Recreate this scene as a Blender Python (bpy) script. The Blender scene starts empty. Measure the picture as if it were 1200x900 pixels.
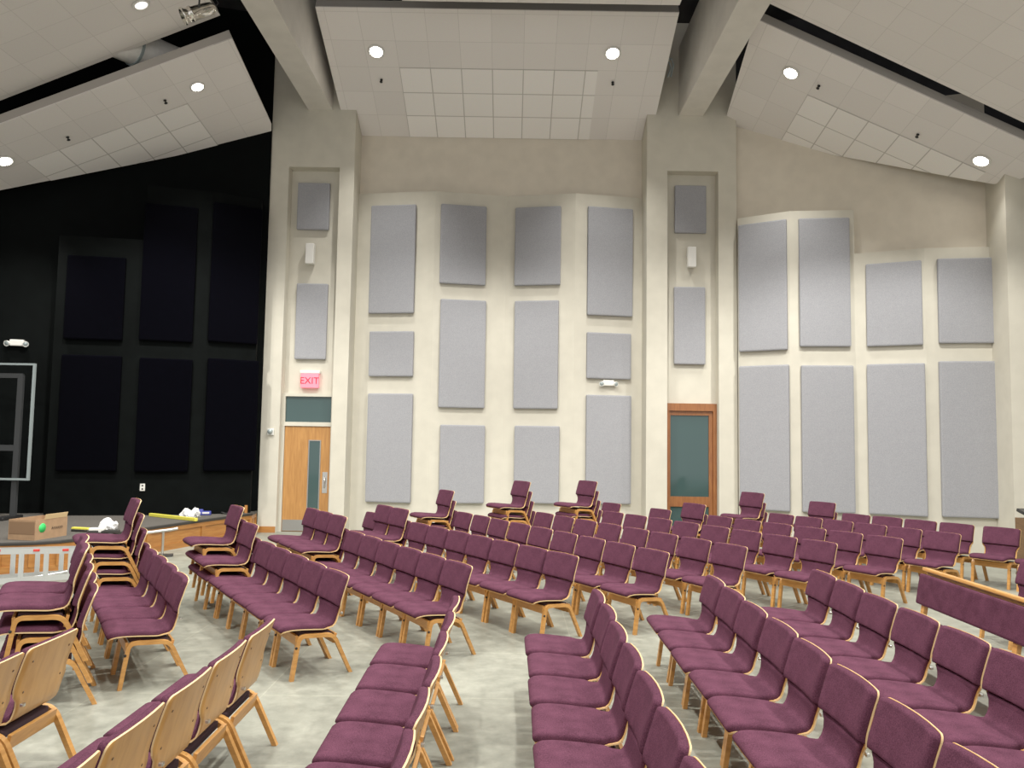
import bpy, bmesh, math, random
from mathutils import Vector, Matrix
random.seed(7)
COL = bpy.context.scene.collection
V = Vector

# ------------------------------------------------------------------ camera
F, H = 900.0, 1.95
PITCH, ROLL = math.radians(4.0), math.radians(0.9)
fwd = V((0, math.cos(PITCH), math.sin(PITCH)))
up0 = V((0, -math.sin(PITCH), math.cos(PITCH)))
rt0 = V((1, 0, 0))
rgt = rt0 * math.cos(ROLL) + up0 * math.sin(ROLL)
upv = -rt0 * math.sin(ROLL) + up0 * math.cos(ROLL)
EYE = V((0, 0, H))
cam = bpy.data.cameras.new('camera')
cam.sensor_width = 36.0
cam.lens = 27.0
cam.clip_end = 200
co = bpy.data.objects.new('camera', cam)
COL.objects.link(co)
M3 = Matrix((rgt, upv, -fwd)).transposed()
co.matrix_world = Matrix.Translation(EYE) @ M3.to_4x4()
bpy.context.scene.camera = co

def ray(x, y): return fwd + rgt * ((x - 600) / F) + upv * ((450 - y) / F)
def at_z(x, y, z):
    d = ray(x, y); return EYE + d * ((z - H) / d.z)
def at_y(x, y, Y):
    d = ray(x, y); return EYE + d * (Y / d.y)
def at_plane(x, y, p, n):
    d = ray(x, y); return EYE + d * ((p - EYE).dot(n) / d.dot(n))

# ------------------------------------------------------------------ materials
def new_mat(name):
    m = bpy.data.materials.new(name); m.use_nodes = True
    nt = m.node_tree; b = nt.nodes['Principled BSDF']
    return m, nt, b
def setc(s, c): s.default_value = (c[0], c[1], c[2], 1)
def flat(name, c, rough=0.6, metal=0.0, emit=None, es=1.0, spec=0.5, noise=0.0, nscale=30, bump=0.0):
    m, nt, b = new_mat(name)
    setc(b.inputs['Base Color'], c)
    b.inputs['Roughness'].default_value = rough
    b.inputs['Metallic'].default_value = metal
    b.inputs['Specular IOR Level'].default_value = spec
    if emit:
        setc(b.inputs['Emission Color'], emit); b.inputs['Emission Strength'].default_value = es
    if noise or bump:
        tc = nt.nodes.new('ShaderNodeTexCoord'); n = nt.nodes.new('ShaderNodeTexNoise')
        n.inputs['Scale'].default_value = nscale; n.inputs['Detail'].default_value = 6
        nt.links.new(tc.outputs['Object'], n.inputs['Vector'])
        if noise:
            r = nt.nodes.new('ShaderNodeValToRGB')
            e = r.color_ramp.elements
            e[0].position, e[1].position = 0.3, 0.7
            e[0].color = (*[v * (1 - noise) for v in c], 1); e[1].color = (*[min(1, v * (1 + noise)) for v in c], 1)
            nt.links.new(n.outputs['Fac'], r.inputs['Fac']); nt.links.new(r.outputs['Color'], b.inputs['Base Color'])
        if bump:
            bp = nt.nodes.new('ShaderNodeBump'); bp.inputs['Strength'].default_value = bump; bp.inputs['Distance'].default_value = 0.01
            nt.links.new(n.outputs['Fac'], bp.inputs['Height']); nt.links.new(bp.outputs['Normal'], b.inputs['Normal'])
    return m
def wood(name, c1, c2, scale=(3, 3, 26), rough=0.4):
    m, nt, b = new_mat(name)
    tc = nt.nodes.new('ShaderNodeTexCoord'); mp = nt.nodes.new('ShaderNodeMapping')
    mp.inputs['Scale'].default_value = scale
    n = nt.nodes.new('ShaderNodeTexNoise'); n.inputs['Scale'].default_value = 2.2; n.inputs['Detail'].default_value = 5
    n.inputs['Distortion'].default_value = 0.6
    r = nt.nodes.new('ShaderNodeValToRGB'); e = r.color_ramp.elements
    e[0].position, e[1].position = 0.32, 0.68
    e[0].color = (*c1, 1); e[1].color = (*c2, 1)
    oi = nt.nodes.new('ShaderNodeObjectInfo'); hs = nt.nodes.new('ShaderNodeHueSaturation')
    mr = nt.nodes.new('ShaderNodeMapRange'); mr.inputs['To Min'].default_value = 0.9; mr.inputs['To Max'].default_value = 1.1
    nt.links.new(oi.outputs['Random'], mr.inputs['Value']); nt.links.new(mr.outputs['Result'], hs.inputs['Value'])
    nt.links.new(tc.outputs['Object'], mp.inputs['Vector']); nt.links.new(mp.outputs['Vector'], n.inputs['Vector'])
    nt.links.new(n.outputs['Fac'], r.inputs['Fac']); nt.links.new(r.outputs['Color'], hs.inputs['Color'])
    nt.links.new(hs.outputs['Color'], b.inputs['Base Color'])
    b.inputs['Roughness'].default_value = rough
    return m
def fabric(name, c, var=0.28, scale=260, rough=0.95, sheen=0.25):
    m, nt, b = new_mat(name)
    tc = nt.nodes.new('ShaderNodeTexCoord')
    n = nt.nodes.new('ShaderNodeTexNoise'); n.inputs['Scale'].default_value = scale; n.inputs['Detail'].default_value = 3
    n2 = nt.nodes.new('ShaderNodeTexNoise'); n2.inputs['Scale'].default_value = 9; n2.inputs['Detail'].default_value = 3
    mx = nt.nodes.new('ShaderNodeMath'); mx.operation = 'MULTIPLY_ADD'; mx.inputs[1].default_value = 0.35 if scale > 150 else 0.12
    nt.links.new(tc.outputs['Object'], n.inputs['Vector']); nt.links.new(tc.outputs['Object'], n2.inputs['Vector'])
    sb = nt.nodes.new('ShaderNodeMath'); sb.operation = 'MULTIPLY'; sb.inputs[1].default_value = 0.65 if scale > 150 else 0.88
    nt.links.new(n.outputs['Fac'], sb.inputs[0]); nt.links.new(n2.outputs['Fac'], mx.inputs[0]); nt.links.new(sb.outputs[0], mx.inputs[2])
    r = nt.nodes.new('ShaderNodeValToRGB'); e = r.color_ramp.elements
    e[0].position, e[1].position = 0.35, 0.65
    e[0].color = (*[v * (1 - var) for v in c], 1); e[1].color = (*[v * (1 + var) for v in c], 1)
    nt.links.new(mx.outputs[0], r.inputs['Fac']); nt.links.new(r.outputs['Color'], b.inputs['Base Color'])
    b.inputs['Roughness'].default_value = rough; b.inputs['Specular IOR Level'].default_value = 0.04
    b.inputs['Sheen Weight'].default_value = sheen
    bp = nt.nodes.new('ShaderNodeBump'); bp.inputs['Strength'].default_value = 0.25; bp.inputs['Distance'].default_value = 0.003
    nt.links.new(n.outputs['Fac'], bp.inputs['Height']); nt.links.new(bp.outputs['Normal'], b.inputs['Normal'])
    return m
def tiles(name, c, seam, size, mortar, rough=0.85, contrast=0.03):
    m, nt, b = new_mat(name)
    tc = nt.nodes.new('ShaderNodeTexCoord')
    br = nt.nodes.new('ShaderNodeTexBrick'); br.offset = 0; br.squash = 1
    br.inputs['Scale'].default_value = 1.0; br.inputs['Brick Width'].default_value = size; br.inputs['Row Height'].default_value = size
    br.inputs['Mortar Size'].default_value = mortar; br.inputs['Mortar Smooth'].default_value = 0.1; br.inputs['Bias'].default_value = 0
    setc(br.inputs['Color1'], [v * (1 - contrast) for v in c]); setc(br.inputs['Color2'], [v * (1 + contrast) for v in c]); setc(br.inputs['Mortar'], seam)
    nt.links.new(tc.outputs['Object'], br.inputs['Vector'])
    n = nt.nodes.new('ShaderNodeTexNoise'); n.inputs['Scale'].default_value = 60; n.inputs['Detail'].default_value = 4
    nt.links.new(tc.outputs['Object'], n.inputs['Vector'])
    mx = nt.nodes.new('ShaderNodeMix'); mx.data_type = 'RGBA'; mx.blend_type = 'MULTIPLY'; mx.inputs[0].default_value = 0.12
    nt.links.new(br.outputs['Color'], mx.inputs[6]); nt.links.new(n.outputs['Color'], mx.inputs[7])
    nt.links.new(mx.outputs[2], b.inputs['Base Color'])
    b.inputs['Roughness'].default_value = rough; b.inputs['Specular IOR Level'].default_value = 0.2
    return m
def plaster(name, c, var=0.05):
    m = flat(name, c, 0.85, noise=var, nscale=3.5, bump=0.0, spec=0.2)
    return m
def concrete():
    m, nt, b = new_mat('polished_concrete')
    tc = nt.nodes.new('ShaderNodeTexCoord')
    n = nt.nodes.new('ShaderNodeTexNoise'); n.inputs['Scale'].default_value = 1.1; n.inputs['Detail'].default_value = 9; n.inputs['Roughness'].default_value = 0.68
    n2 = nt.nodes.new('ShaderNodeTexNoise'); n2.inputs['Scale'].default_value = 7; n2.inputs['Detail'].default_value = 8; n2.inputs['Roughness'].default_value = 0.7
    nt.links.new(tc.outputs['Object'], n.inputs['Vector']); nt.links.new(tc.outputs['Object'], n2.inputs['Vector'])
    add = nt.nodes.new('ShaderNodeMath'); add.operation = 'MULTIPLY_ADD'; add.inputs[1].default_value = 0.45
    mul = nt.nodes.new('ShaderNodeMath'); mul.operation = 'MULTIPLY'; mul.inputs[1].default_value = 0.55
    nt.links.new(n.outputs['Fac'], mul.inputs[0]); nt.links.new(n2.outputs['Fac'], add.inputs[0]); nt.links.new(mul.outputs[0], add.inputs[2])
    r = nt.nodes.new('ShaderNodeValToRGB'); e = r.color_ramp.elements
    e[0].position, e[1].position = 0.36, 0.62
    e[0].color = (0.135, 0.139, 0.112, 1); e[1].color = (0.305, 0.308, 0.255, 1)
    nt.links.new(add.outputs[0], r.inputs['Fac'])
    br = nt.nodes.new('ShaderNodeTexBrick'); br.offset = 0
    br.inputs['Brick Width'].default_value = 1.22; br.inputs['Row Height'].default_value = 1.22; br.inputs['Scale'].default_value = 1
    br.inputs['Mortar Size'].default_value = 0.006; br.inputs['Mortar Smooth'].default_value = 0.4
    setc(br.inputs['Color1'], (1, 1, 1)); setc(br.inputs['Color2'], (.92, .92, .92)); setc(br.inputs['Mortar'], (1.25, 1.25, 1.2))
    mp = nt.nodes.new('ShaderNodeMapping'); mp.inputs['Location'].default_value = (0.61, 0.2, 0)
    nt.links.new(tc.outputs['Object'], mp.inputs['Vector']); nt.links.new(mp.outputs['Vector'], br.inputs['Vector'])
    mx = nt.nodes.new('ShaderNodeMix'); mx.data_type = 'RGBA'; mx.blend_type = 'MULTIPLY'; mx.inputs[0].default_value = 0.8
    nt.links.new(r.outputs['Color'], mx.inputs[6]); nt.links.new(br.outputs['Color'], mx.inputs[7])
    nt.links.new(mx.outputs[2], b.inputs['Base Color'])
    rr = nt.nodes.new('ShaderNodeMapRange'); rr.inputs['To Min'].default_value = 0.32; rr.inputs['To Max'].default_value = 0.55
    nt.links.new(n2.outputs['Fac'], rr.inputs['Value']); nt.links.new(rr.outputs['Result'], b.inputs['Roughness'])
    b.inputs['Specular IOR Level'].default_value = 0.4
    return m

MAT = dict(
    cream=plaster('cream_paint', (0.57, 0.54, 0.455)),
    cream_dark=plaster('tan_paint', (0.66, 0.60, 0.50)),
    floor=concrete(),
    plum=fabric('plum_fabric', (0.070, 0.0228, 0.0405), 0.42, 190, sheen=0.0),
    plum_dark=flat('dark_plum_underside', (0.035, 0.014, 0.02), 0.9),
    oak=wood('honey_oak', (0.42, 0.185, 0.043), (0.56, 0.27, 0.07), (4, 4, 22)),
    ply=wood('oak_plywood', (0.47, 0.225, 0.056), (0.60, 0.31, 0.088), (9, 2, 2), 0.38),
    edge=flat('pale_plywood_edge', (0.66, 0.46, 0.23), 0.5),
    screw=flat('dark_screw', (0.10, 0.05, 0.02), 0.4),
    steel=flat('brushed_steel', (0.62, 0.62, 0.60), 0.3, 1.0),
    chrome=flat('chrome', (0.75, 0.72, 0.66), 0.15, 1.0, noise=0.15, nscale=20),
    panel=fabric('grey_acoustic_fabric', (0.295, 0.298, 0.322), 0.14, 110, 0.98, 0.0),
    panel_black=flat('black_acoustic_fabric', (0.0006, 0.0006, 0.0015), 1.0, noise=0.3, nscale=60, spec=0.03),
    black=flat('black_paint', (0.0014, 0.0020, 0.0020), 0.85, noise=0.25, nscale=4, spec=0.06),
    black_gloss=flat('black_metal', (0.012, 0.012, 0.013), 0.4),
    grey_metal=flat('dark_grey_metal', (0.03, 0.032, 0.034), 0.5),
    deck=flat('dark_roof_deck', (0.03, 0.03, 0.034), 0.9, noise=0.3, nscale=2),
    fascia=flat('grey_fascia', (0.40, 0.37, 0.34), 0.85),
    beam=plaster('beam_paint', (0.66, 0.63, 0.58)),
    gyp=tiles('smooth_ceiling_tile', (0.84, 0.80, 0.775), (0.68, 0.645, 0.62), 0.6, 0.005),
    tile=tiles('white_ceiling_tile', (0.97, 0.94, 0.915), (0.56, 0.53, 0.50), 0.6, 0.011),
    white=flat('white_plastic', (0.75, 0.74, 0.70), 0.5),
    lamp=flat('lit_lamp', (1, 1, 1), 0.5, emit=(1.0, 0.93, 0.82), es=45),
    lamp_off=flat('dim_lamp', (0.9, 0.9, 0.9), 0.5, emit=(1.0, 0.95, 0.88), es=1.2),
    dark=flat('dark_void', (0.01, 0.01, 0.01), 0.9),
    door=wood('oak_door', (0.34, 0.145, 0.034), (0.47, 0.22, 0.058), (14, 14, 1.2)),
    door_red=wood('cherry_frame', (0.20, 0.062, 0.016), (0.28, 0.10, 0.026), (10, 10, 2)),
    stage_wood=wood('stage_oak', (0.33, 0.12, 0.024), (0.45, 0.19, 0.042), (1.5, 1.5, 14)),
    carpet=fabric('stage_carpet', (0.085, 0.078, 0.070), 0.2, 120, 0.98, 0.0),
    nosing=flat('black_nosing', (0.02, 0.018, 0.016), 0.6),
    walnut=wood('walnut', (0.10, 0.05, 0.02), (0.16, 0.085, 0.035)),
    teal=flat('teal_glass', (0.03, 0.062, 0.062), 0.08, spec=0.6),
    red=flat('exit_red', (0.5, 0.005, 0.02), 0.4, emit=(0.9, 0.0, 0.03), es=0.5),
    exit_body=flat('exit_pink_face', (0.85, 0.22, 0.28), 0.4, emit=(1.0, 0.10, 0.18), es=0.7),
    alu=flat('aluminium', (0.66, 0.68, 0.68), 0.38, 0.85),
    red_cap=flat('red_plastic', (0.55, 0.03, 0.02), 0.4),
    cardboard=flat('cardboard', (0.36, 0.215, 0.115), 0.85, noise=0.1, nscale=12),
    cardboard_dark=flat('cardboard_inside', (0.22, 0.125, 0.065), 0.9),
    green=flat('green_sticker', (0.03, 0.62, 0.12), 0.5),
    ink=flat('marker_ink', (0.06, 0.035, 0.02), 0.8),
    yellow=flat('yellow_plastic', (0.70, 0.63, 0.07), 0.5),
    cloth=flat('white_cloth', (0.80, 0.80, 0.80), 0.9),
    blue=flat('blue_plastic', (0.04, 0.05, 0.30), 0.5),
    silver=flat('silver_trim', (0.34, 0.40, 0.41), 0.45, 0.3),
    duct=flat('white_duct', (0.85, 0.83, 0.79), 0.6, noise=0.06, nscale=15),
    kick=flat('kick_plate', (0.40, 0.40, 0.39), 0.35, 0.9),
)

# ------------------------------------------------------------------ builders
def tag(o, label=None, cat=None, group=None, kind=None):
    if label: o['label'] = label
    if cat: o['category'] = cat
    if group: o['group'] = group
    if kind: o['kind'] = kind
    return o
def empty(name, loc=(0, 0, 0), rz=0.0):
    o = bpy.data.objects.new(name, None); COL.objects.link(o)
    o.location = loc; o.rotation_euler = (0, 0, rz); o.empty_display_size = 0.1
    return o
class B:
    """collects shapes into one mesh"""
    def __init__(s): s.v = []; s.f = []; s.m = []; s.sm = []
    def add(s, vs, fs, mi=0, smooth=False):
        k = len(s.v); s.v += [tuple(v) for v in vs]
        for f in fs: s.f.append([i + k for i in f]); s.m.append(mi); s.sm.append(smooth)
    def box(s, c, d, mi=0, rot=None):
        x, y, z = d[0] / 2, d[1] / 2, d[2] / 2
        vs = [V((a * x, b * y, e * z)) for a in (-1, 1) for b in (-1, 1) for e in (-1, 1)]
        if rot is not None: vs = [rot @ v for v in vs]
        vs = [v + V(c) for v in vs]
        s.add(vs, [(0, 1, 3, 2), (4, 6, 7, 5), (0, 4, 5, 1), (2, 3, 7, 6), (0, 2, 6, 4), (1, 5, 7, 3)], mi)
    def bbox(s, c, d, bev=0.01, mi=0, rot=None):
        """box with chamfered edges on all sides"""
        bm = bmesh.new(); bmesh.ops.create_cube(bm, size=1)
        bmesh.ops.scale(bm, vec=d, verts=bm.verts)
        bmesh.ops.bevel(bm, geom=list(bm.edges), offset=bev, segments=2, affect='EDGES', profile=0.6)
        bm.verts.index_update()
        vs = [v.co.copy() for v in bm.verts]
        if rot is not None: vs = [rot @ v for v in vs]
        s.add([v + V(c) for v in vs], [[v.index for v in f.verts] for f in bm.faces], mi)
        bm.free()
    def prism(s, poly, z0, z1, mi=0):
        n = len(poly)
        vs = [(p[0], p[1], z0) for p in poly] + [(p[0], p[1], z1) for p in poly]
        fs = [list(range(n))[::-1], list(range(n, 2 * n))] + [(i, (i + 1) % n, n + (i + 1) % n, n + i) for i in range(n)]
        s.add(vs, fs, mi)
    def hexa(s, bot, top, mi=0):
        n = len(bot)
        vs = list(bot) + list(top)
        fs = [list(range(n))[::-1], list(range(n, 2 * n))] + [(i, (i + 1) % n, n + (i + 1) % n, n + i) for i in range(n)]
        s.add(vs, fs, mi)
    def tube(s, pts, r, n=8, mi=0, r2=None):
        pts = [V(p) for p in pts]; rings = []
        for i, p in enumerate(pts):
            t = (pts[min(i + 1, len(pts) - 1)] - pts[max(i - 1, 0)]).normalized()
            a = t.orthogonal().normalized() if i == 0 else (a - t * a.dot(t)).normalized()
            b = t.cross(a)
            rr = r if r2 is None else r + (r2 - r) * i / (len(pts) - 1)
            rings.append([p + (a * math.cos(2 * math.pi * k / n) + b * math.sin(2 * math.pi * k / n)) * rr for k in range(n)])
        vs = [v for g in rings for v in g]
        fs = [(i * n + k, i * n + (k + 1) % n, (i + 1) * n + (k + 1) % n, (i + 1) * n + k) for i in range(len(pts) - 1) for k in range(n)]
        s.add(vs, fs, mi, True)
        s.add(rings[0], [list(range(n))[::-1]], mi); s.add(rings[-1], [list(range(n))], mi)
    def lathe(s, prof, c, ax=V((0, 0, 1)), n=20, mi=0):
        """prof: (radius, height) pairs along ax from c"""
        ax = V(ax).normalized(); a = ax.orthogonal().normalized(); b = ax.cross(a); c = V(c)
        vs = [c + ax * h + (a * math.cos(2 * math.pi * k / n) + b * math.sin(2 * math.pi * k / n)) * max(r, 1e-4) for r, h in prof for k in range(n)]
        fs = [(i * n + k, i * n + (k + 1) % n, (i + 1) * n + (k + 1) % n, (i + 1) * n + k) for i in range(len(prof) - 1) for k in range(n)]
        s.add(vs, fs, mi, True)
        s.add(vs[:n], [list(range(n))[::-1]], mi); s.add(vs[-n:], [list(range(n))], mi)
    def build(s, name, mat, parent=None, world=False):
        me = bpy.data.meshes.new(name)
        me.from_pydata([tuple(v) for v in s.v], [], s.f)
        mats = mat if isinstance(mat, (list, tuple)) else [mat]
        for m in mats: me.materials.append(m)
        me.polygons.foreach_set('material_index', s.m)
        me.polygons.foreach_set('use_smooth', s.sm)
        bm = bmesh.new(); bm.from_mesh(me); bmesh.ops.recalc_face_normals(bm, faces=bm.faces); bm.to_mesh(me); bm.free()
        me.update()
        o = bpy.data.objects.new(name, me); COL.objects.link(o)
        if parent is not None:
            o.parent = parent
        return o
def struct(name, b, mat, parent=None):
    o = b.build(name, mat, parent)
    if parent is None: o['kind'] = 'structure'
    return o
ORD = ['', 'first', 'second', 'third', 'fourth', 'fifth', 'sixth', 'seventh', 'eighth', 'ninth', 'tenth', 'eleventh']

# ------------------------------------------------------------------ room shell
YP, YN, YB = 15.40, 15.65, 16.05          # pillar face, niche back, upper rear wall
ZTOP = 10.6
b = B(); b.box((0, 6, -0.1), (36, 24, 0.2)); struct('floor', b, MAT['floor'])
b = B(); b.box((0, 6, ZTOP + 0.1), (36, 24, 0.2)); struct('ceiling', b, MAT['deck'])

def wall_poly(name, p, q, z0, z1, th, mat):
    p, q = V(p).to_2d(), V(q).to_2d(); d = (q - p).normalized(); n = V((-d.y, d.x)) * th
    b = B(); b.prism([p, q, q + n, p + n], z0, z1); return struct(name, b, mat)
# wall behind the centre bay
b = B(); b.box((-0.28, YB + 0.1, ZTOP / 2), (6.5, 0.2, ZTOP)); struct('wall_center', b, MAT['cream_dark'])
# left (black) and right upper walls, each turned towards the room
AL, AR = math.radians(15), math.radians(20)
LW = V((-5.0, 15.36)); LD = V((-math.cos(AL), -math.sin(AL)))
RW = V((4.45, 15.61)); RD = V((math.cos(AR), -math.sin(AR)))
b = B(); p, q = LW, LW + LD * 9.5; n = V((LD.y, -LD.x)) * 0.2
b.prism([p, q, q + n, p + n], 0, ZTOP); struct('wall_left', b, MAT['black'])
RQ = RW + RD * 4.62
b = B(); n = V((-RD.y, RD.x)) * 0.2
b.prism([RW, RQ, RQ + n, RW + n], 0, 8.6); struct('wall_right', b, MAT['cream_dark'])
b = B(); b.prism([RW, RQ, RQ + n, RW + n], 8.6, ZTOP); struct('wall_right_plenum', b, MAT['deck'])
pier = at_y(1186, 500, RQ.y - 0.75)
b = B(); b.prism([(RQ.x - 0.02, RQ.y), (pier.x, pier.y), (14.5, pier.y - 1.6), (14.5, RQ.y)], 0, 7.3); struct('wall_right_pier', b, MAT['cream'])

# pillars with a tall niche
def pillar(name, x0, x1, n0, n1, ntop, base_mat=None):
    b = B()
    b.box(((x0 + n0) / 2, (YP + YB + 0.2) / 2, ZTOP / 2), (n0 - x0, YB + 0.2 - YP, ZTOP))
    b.box(((x1 + n1) / 2, (YP + YB + 0.2) / 2, ZTOP / 2), (x1 - n1, YB + 0.2 - YP, ZTOP))
    b.box(((n0 + n1) / 2, (YP + YB + 0.2) / 2, (ntop + ZTOP) / 2), (n1 - n0, YB + 0.2 - YP, ZTOP - ntop))
    b.box(((n0 + n1) / 2, (YN + YB + 0.2) / 2, ntop / 2), (n1 - n0, YB + 0.2 - YN, ntop))
    return struct(name, b, MAT['cream'])
PLX = (-5.02, -3.30, -4.64, -3.60); PRX = (2.70, 4.53, 3.12, 4.16)
pillar('wall_pillar_left', *PLX, 7.42)
pillar('wall_pillar_right', *PRX, 7.46)
b = B(); b.box((-4.83, YP - 0.012, 0.06), (0.36, 0.02, 0.12)); b.box((-3.45, YP - 0.012, 0.06), (0.28, 0.02, 0.12))
struct('baseboard_left', b, MAT['stage_wood'])

# folded lower walls standing in front of the upper ones
def folded(name, pts, tops, back, mat):
    """pts: plan points left to right; tops: top height of each facet; back: plan points behind"""
    b = B()
    for i in range(len(pts) - 1):
        p, q = pts[i], pts[i + 1]
        b.prism([p, q, back[i + 1], back[i]], 0, tops[i])
    return struct(name, b, mat)
cx = [at_y(x, 500, y) for x, y in ((421, 15.95), (504, 15.68), (590, 15.95), (672, 15.68), (757, 15.95))]
CP = [V((-3.31, 15.95))] + [c.to_2d() for c in cx[1:4]] + [V((2.71, 15.95))]
folded('wall_center_folded', CP, [7.05] * 4, [V((c.x, YB + 0.05)) for c in CP], MAT['cream'])
RPX = [(864, 15.3), (927, 14.76), (1004, 14.62), (1087, 14.12), (1172, 13.92)]
RP = [at_y(x, 480, y).to_2d() for x, y in RPX]; RP[0].x = 4.52
def behind(p, W, D, off):
    nn = V((-D.y, D.x));
    if nn.y < 0: nn = -nn
    t = (p - W).dot(D); return W + D * t + nn * off
RP[4] = V((RP[4].x, max(RP[4].y, 13.9)))
folded('wall_right_folded', RP, [6.46, 6.46, 5.6, 5.6], [behind(p, RW, RD, 0.1) for p in RP], MAT['cream'])
LPX = [(58, 13.95), (160, 14.2), (238, 14.55), (309, 14.8)]
LP = [at_y(x, 480, y).to_2d() for x, y in LPX]; LP[-1] = V((-5.03, 15.0))
folded('wall_left_folded', LP, [5.55, 6.6, 6.6], [behind(p, LW, LD, 0.1) for p in LP], MAT['black'])
# room sides beyond the frame
b = B(); b.box((-16.5, 5.9, ZTOP / 2), (0.3, 24.2, ZTOP)); struct('wall_side_left', b, MAT['black'])
b = B(); b.box((16.5, 5.9, 2.9), (0.3, 24.2, 5.8)); struct('wall_side_right', b, MAT['cream'])
b = B(); b.box((16.5, 5.9, 8.2), (0.3, 24.2, 4.8)); struct('wall_side_right_plenum', b, MAT['deck'])
b = B(); b.box((0, 18.1, ZTOP / 2), (33.4, 0.2, ZTOP)); struct('wall_rear', b, MAT['deck'])

# roof beams
b = B(); b.box((-4.03, 8.2, 9.35), (0.50, 14.4, 1.45)); struct('beam_1', b, MAT['beam'])
b = B(); b.box((3.60, 8.2, 9.35), (0.50, 14.4, 1.45)); struct('beam_2', b, MAT['beam'])

# ------------------------------------------------------------------ acoustic panels
def facet_frame(p, q):
    d = (q - p).normalized(); n = V((d.y, -d.x))          # n points to the room (towards -Y)
    if n.y > 0: n = -n
    return V((p.x, p.y, 0)), V((d.x, d.y, 0)), V((n.x, n.y, 0))
def wall_panel(frame, px, label, mat, group, th=0.085):
    """px: x0,y0,x1,y1 of the panel face"""
    p, d, n = frame
    P = p + n * th
    x0, y0, x1, y1 = px
    c = [at_plane(x, y, P, n) for x, y in ((x0, y0), (x1, y0), (x0, y1), (x1, y1))]
    s = [(k - p).dot(d) for k in c]
    s0, s1 = (s[0] + s[2]) / 2, (s[1] + s[3]) / 2
    z1, z0 = (c[0].z + c[1].z) / 2, (c[2].z + c[3].z) / 2
    ctr = p + d * ((s0 + s1) / 2) + n * (th / 2 + 0.002)
    b = B(); b.bbox((0, 0, 0), (s1 - s0, th, z1 - z0), 0.028)
    o = b.build('acoustic_panel', mat)
    o.location = (ctr.x, ctr.y, (z0 + z1) / 2); o.rotation_euler = (0, 0, math.atan2(d.y, d.x))
    tag(o, label, 'acoustic panel', group)
    return o
cols = ['in the column beside the exit-door pillar', 'in the second column from the exit-door pillar',
        'in the second column from the glass-door pillar', 'in the column beside the glass-door pillar']
cpx = [[(433, 240, 486, 367), (432, 388, 484, 441), (429, 461, 482, 589)],
       [(516, 240, 570, 333), (515, 351, 569, 478), (515, 498, 568, 590)],
       [(603, 242, 657, 334), (602, 352, 654, 479), (602, 499, 655, 590)],
       [(689, 243, 742, 370), (688, 390, 740, 444), (687, 463, 740, 591)]]
desc = [['tall', 'small square', 'tall'], ['short', 'tall', 'short'], ['short', 'tall', 'short'], ['tall', 'small square', 'tall']]
for i in range(4):
    fr = facet_frame(CP[i], CP[i + 1])
    for j in range(3):
        wall_panel(fr, cpx[i][j], '%s grey %s panel %s' % (['top', 'middle', 'bottom'][j], desc[i][j], cols[i]), MAT['panel'], 'grey panels of the middle wall')
rcols = ['beside the glass-door pillar', 'second from the glass-door pillar', 'third from the glass-door pillar', 'beside the corner pier']
rpx = [[(865, 260, 922, 411), (866, 428, 925, 598)], [(937, 255, 997, 406), (940, 428, 1002, 601)],
       [(1015, 307, 1081, 405), (1017, 426, 1086, 604)], [(1100, 302, 1167, 402), (1103, 423, 1175, 607)]]
for i in range(4):
    fr = facet_frame(RP[i], RP[i + 1])
    for j in range(2):
        wall_panel(fr, rpx[i][j], '%s grey panel on the wall of eight panels, column %s' % (['upper', 'lower'][j], rcols[i]), MAT['panel'], 'grey panels of the angled wall')
lcols = ['beside the screen frame', 'in the middle column', 'beside the exit-door pillar']
lpx = [[(76, 300, 145, 398), (68, 416, 139, 552)], [(166, 240, 229, 400), (160, 420, 223, 553)], [(247, 240, 305, 402), (241, 421, 302, 552)]]
for i in range(3):
    fr = facet_frame(LP[i], LP[i + 1])
    for j in range(2):
        wall_panel(fr, lpx[i][j], '%s black panel on the black stage wall, %s' % (['upper', 'lower'][j], lcols[i]), MAT['panel_black'], 'black panels of the stage wall')
frL = (V((0, YN, 0)), V((1, 0, 0)), V((0, -1, 0)))
wall_panel(frL, (348, 214, 386, 269), 'small grey panel high on the exit-door pillar', MAT['panel'], 'grey panels of the pillars')
wall_panel(frL, (346, 332, 383, 421), 'tall grey panel above the exit sign', MAT['panel'], 'grey panels of the pillars')
wall_panel(frL, (791, 217, 828, 273), 'small grey panel high on the glass-door pillar', MAT['panel'], 'grey panels of the pillars')
wall_panel(frL, (790, 336, 827, 427), 'tall grey panel above the glass door', MAT['panel'], 'grey panels of the pillars')

# ------------------------------------------------------------------ doors
def rect_at(x0, y0, x1, y1, Y):
    a, c = at_y(x0, (y0 + y1) / 2, Y), at_y(x1, (y0 + y1) / 2, Y)
    t, u = at_y((x0 + x1) / 2, y0, Y), at_y((x0 + x1) / 2, y1, Y)
    return a.x, c.x, u.z, t.z
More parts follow.
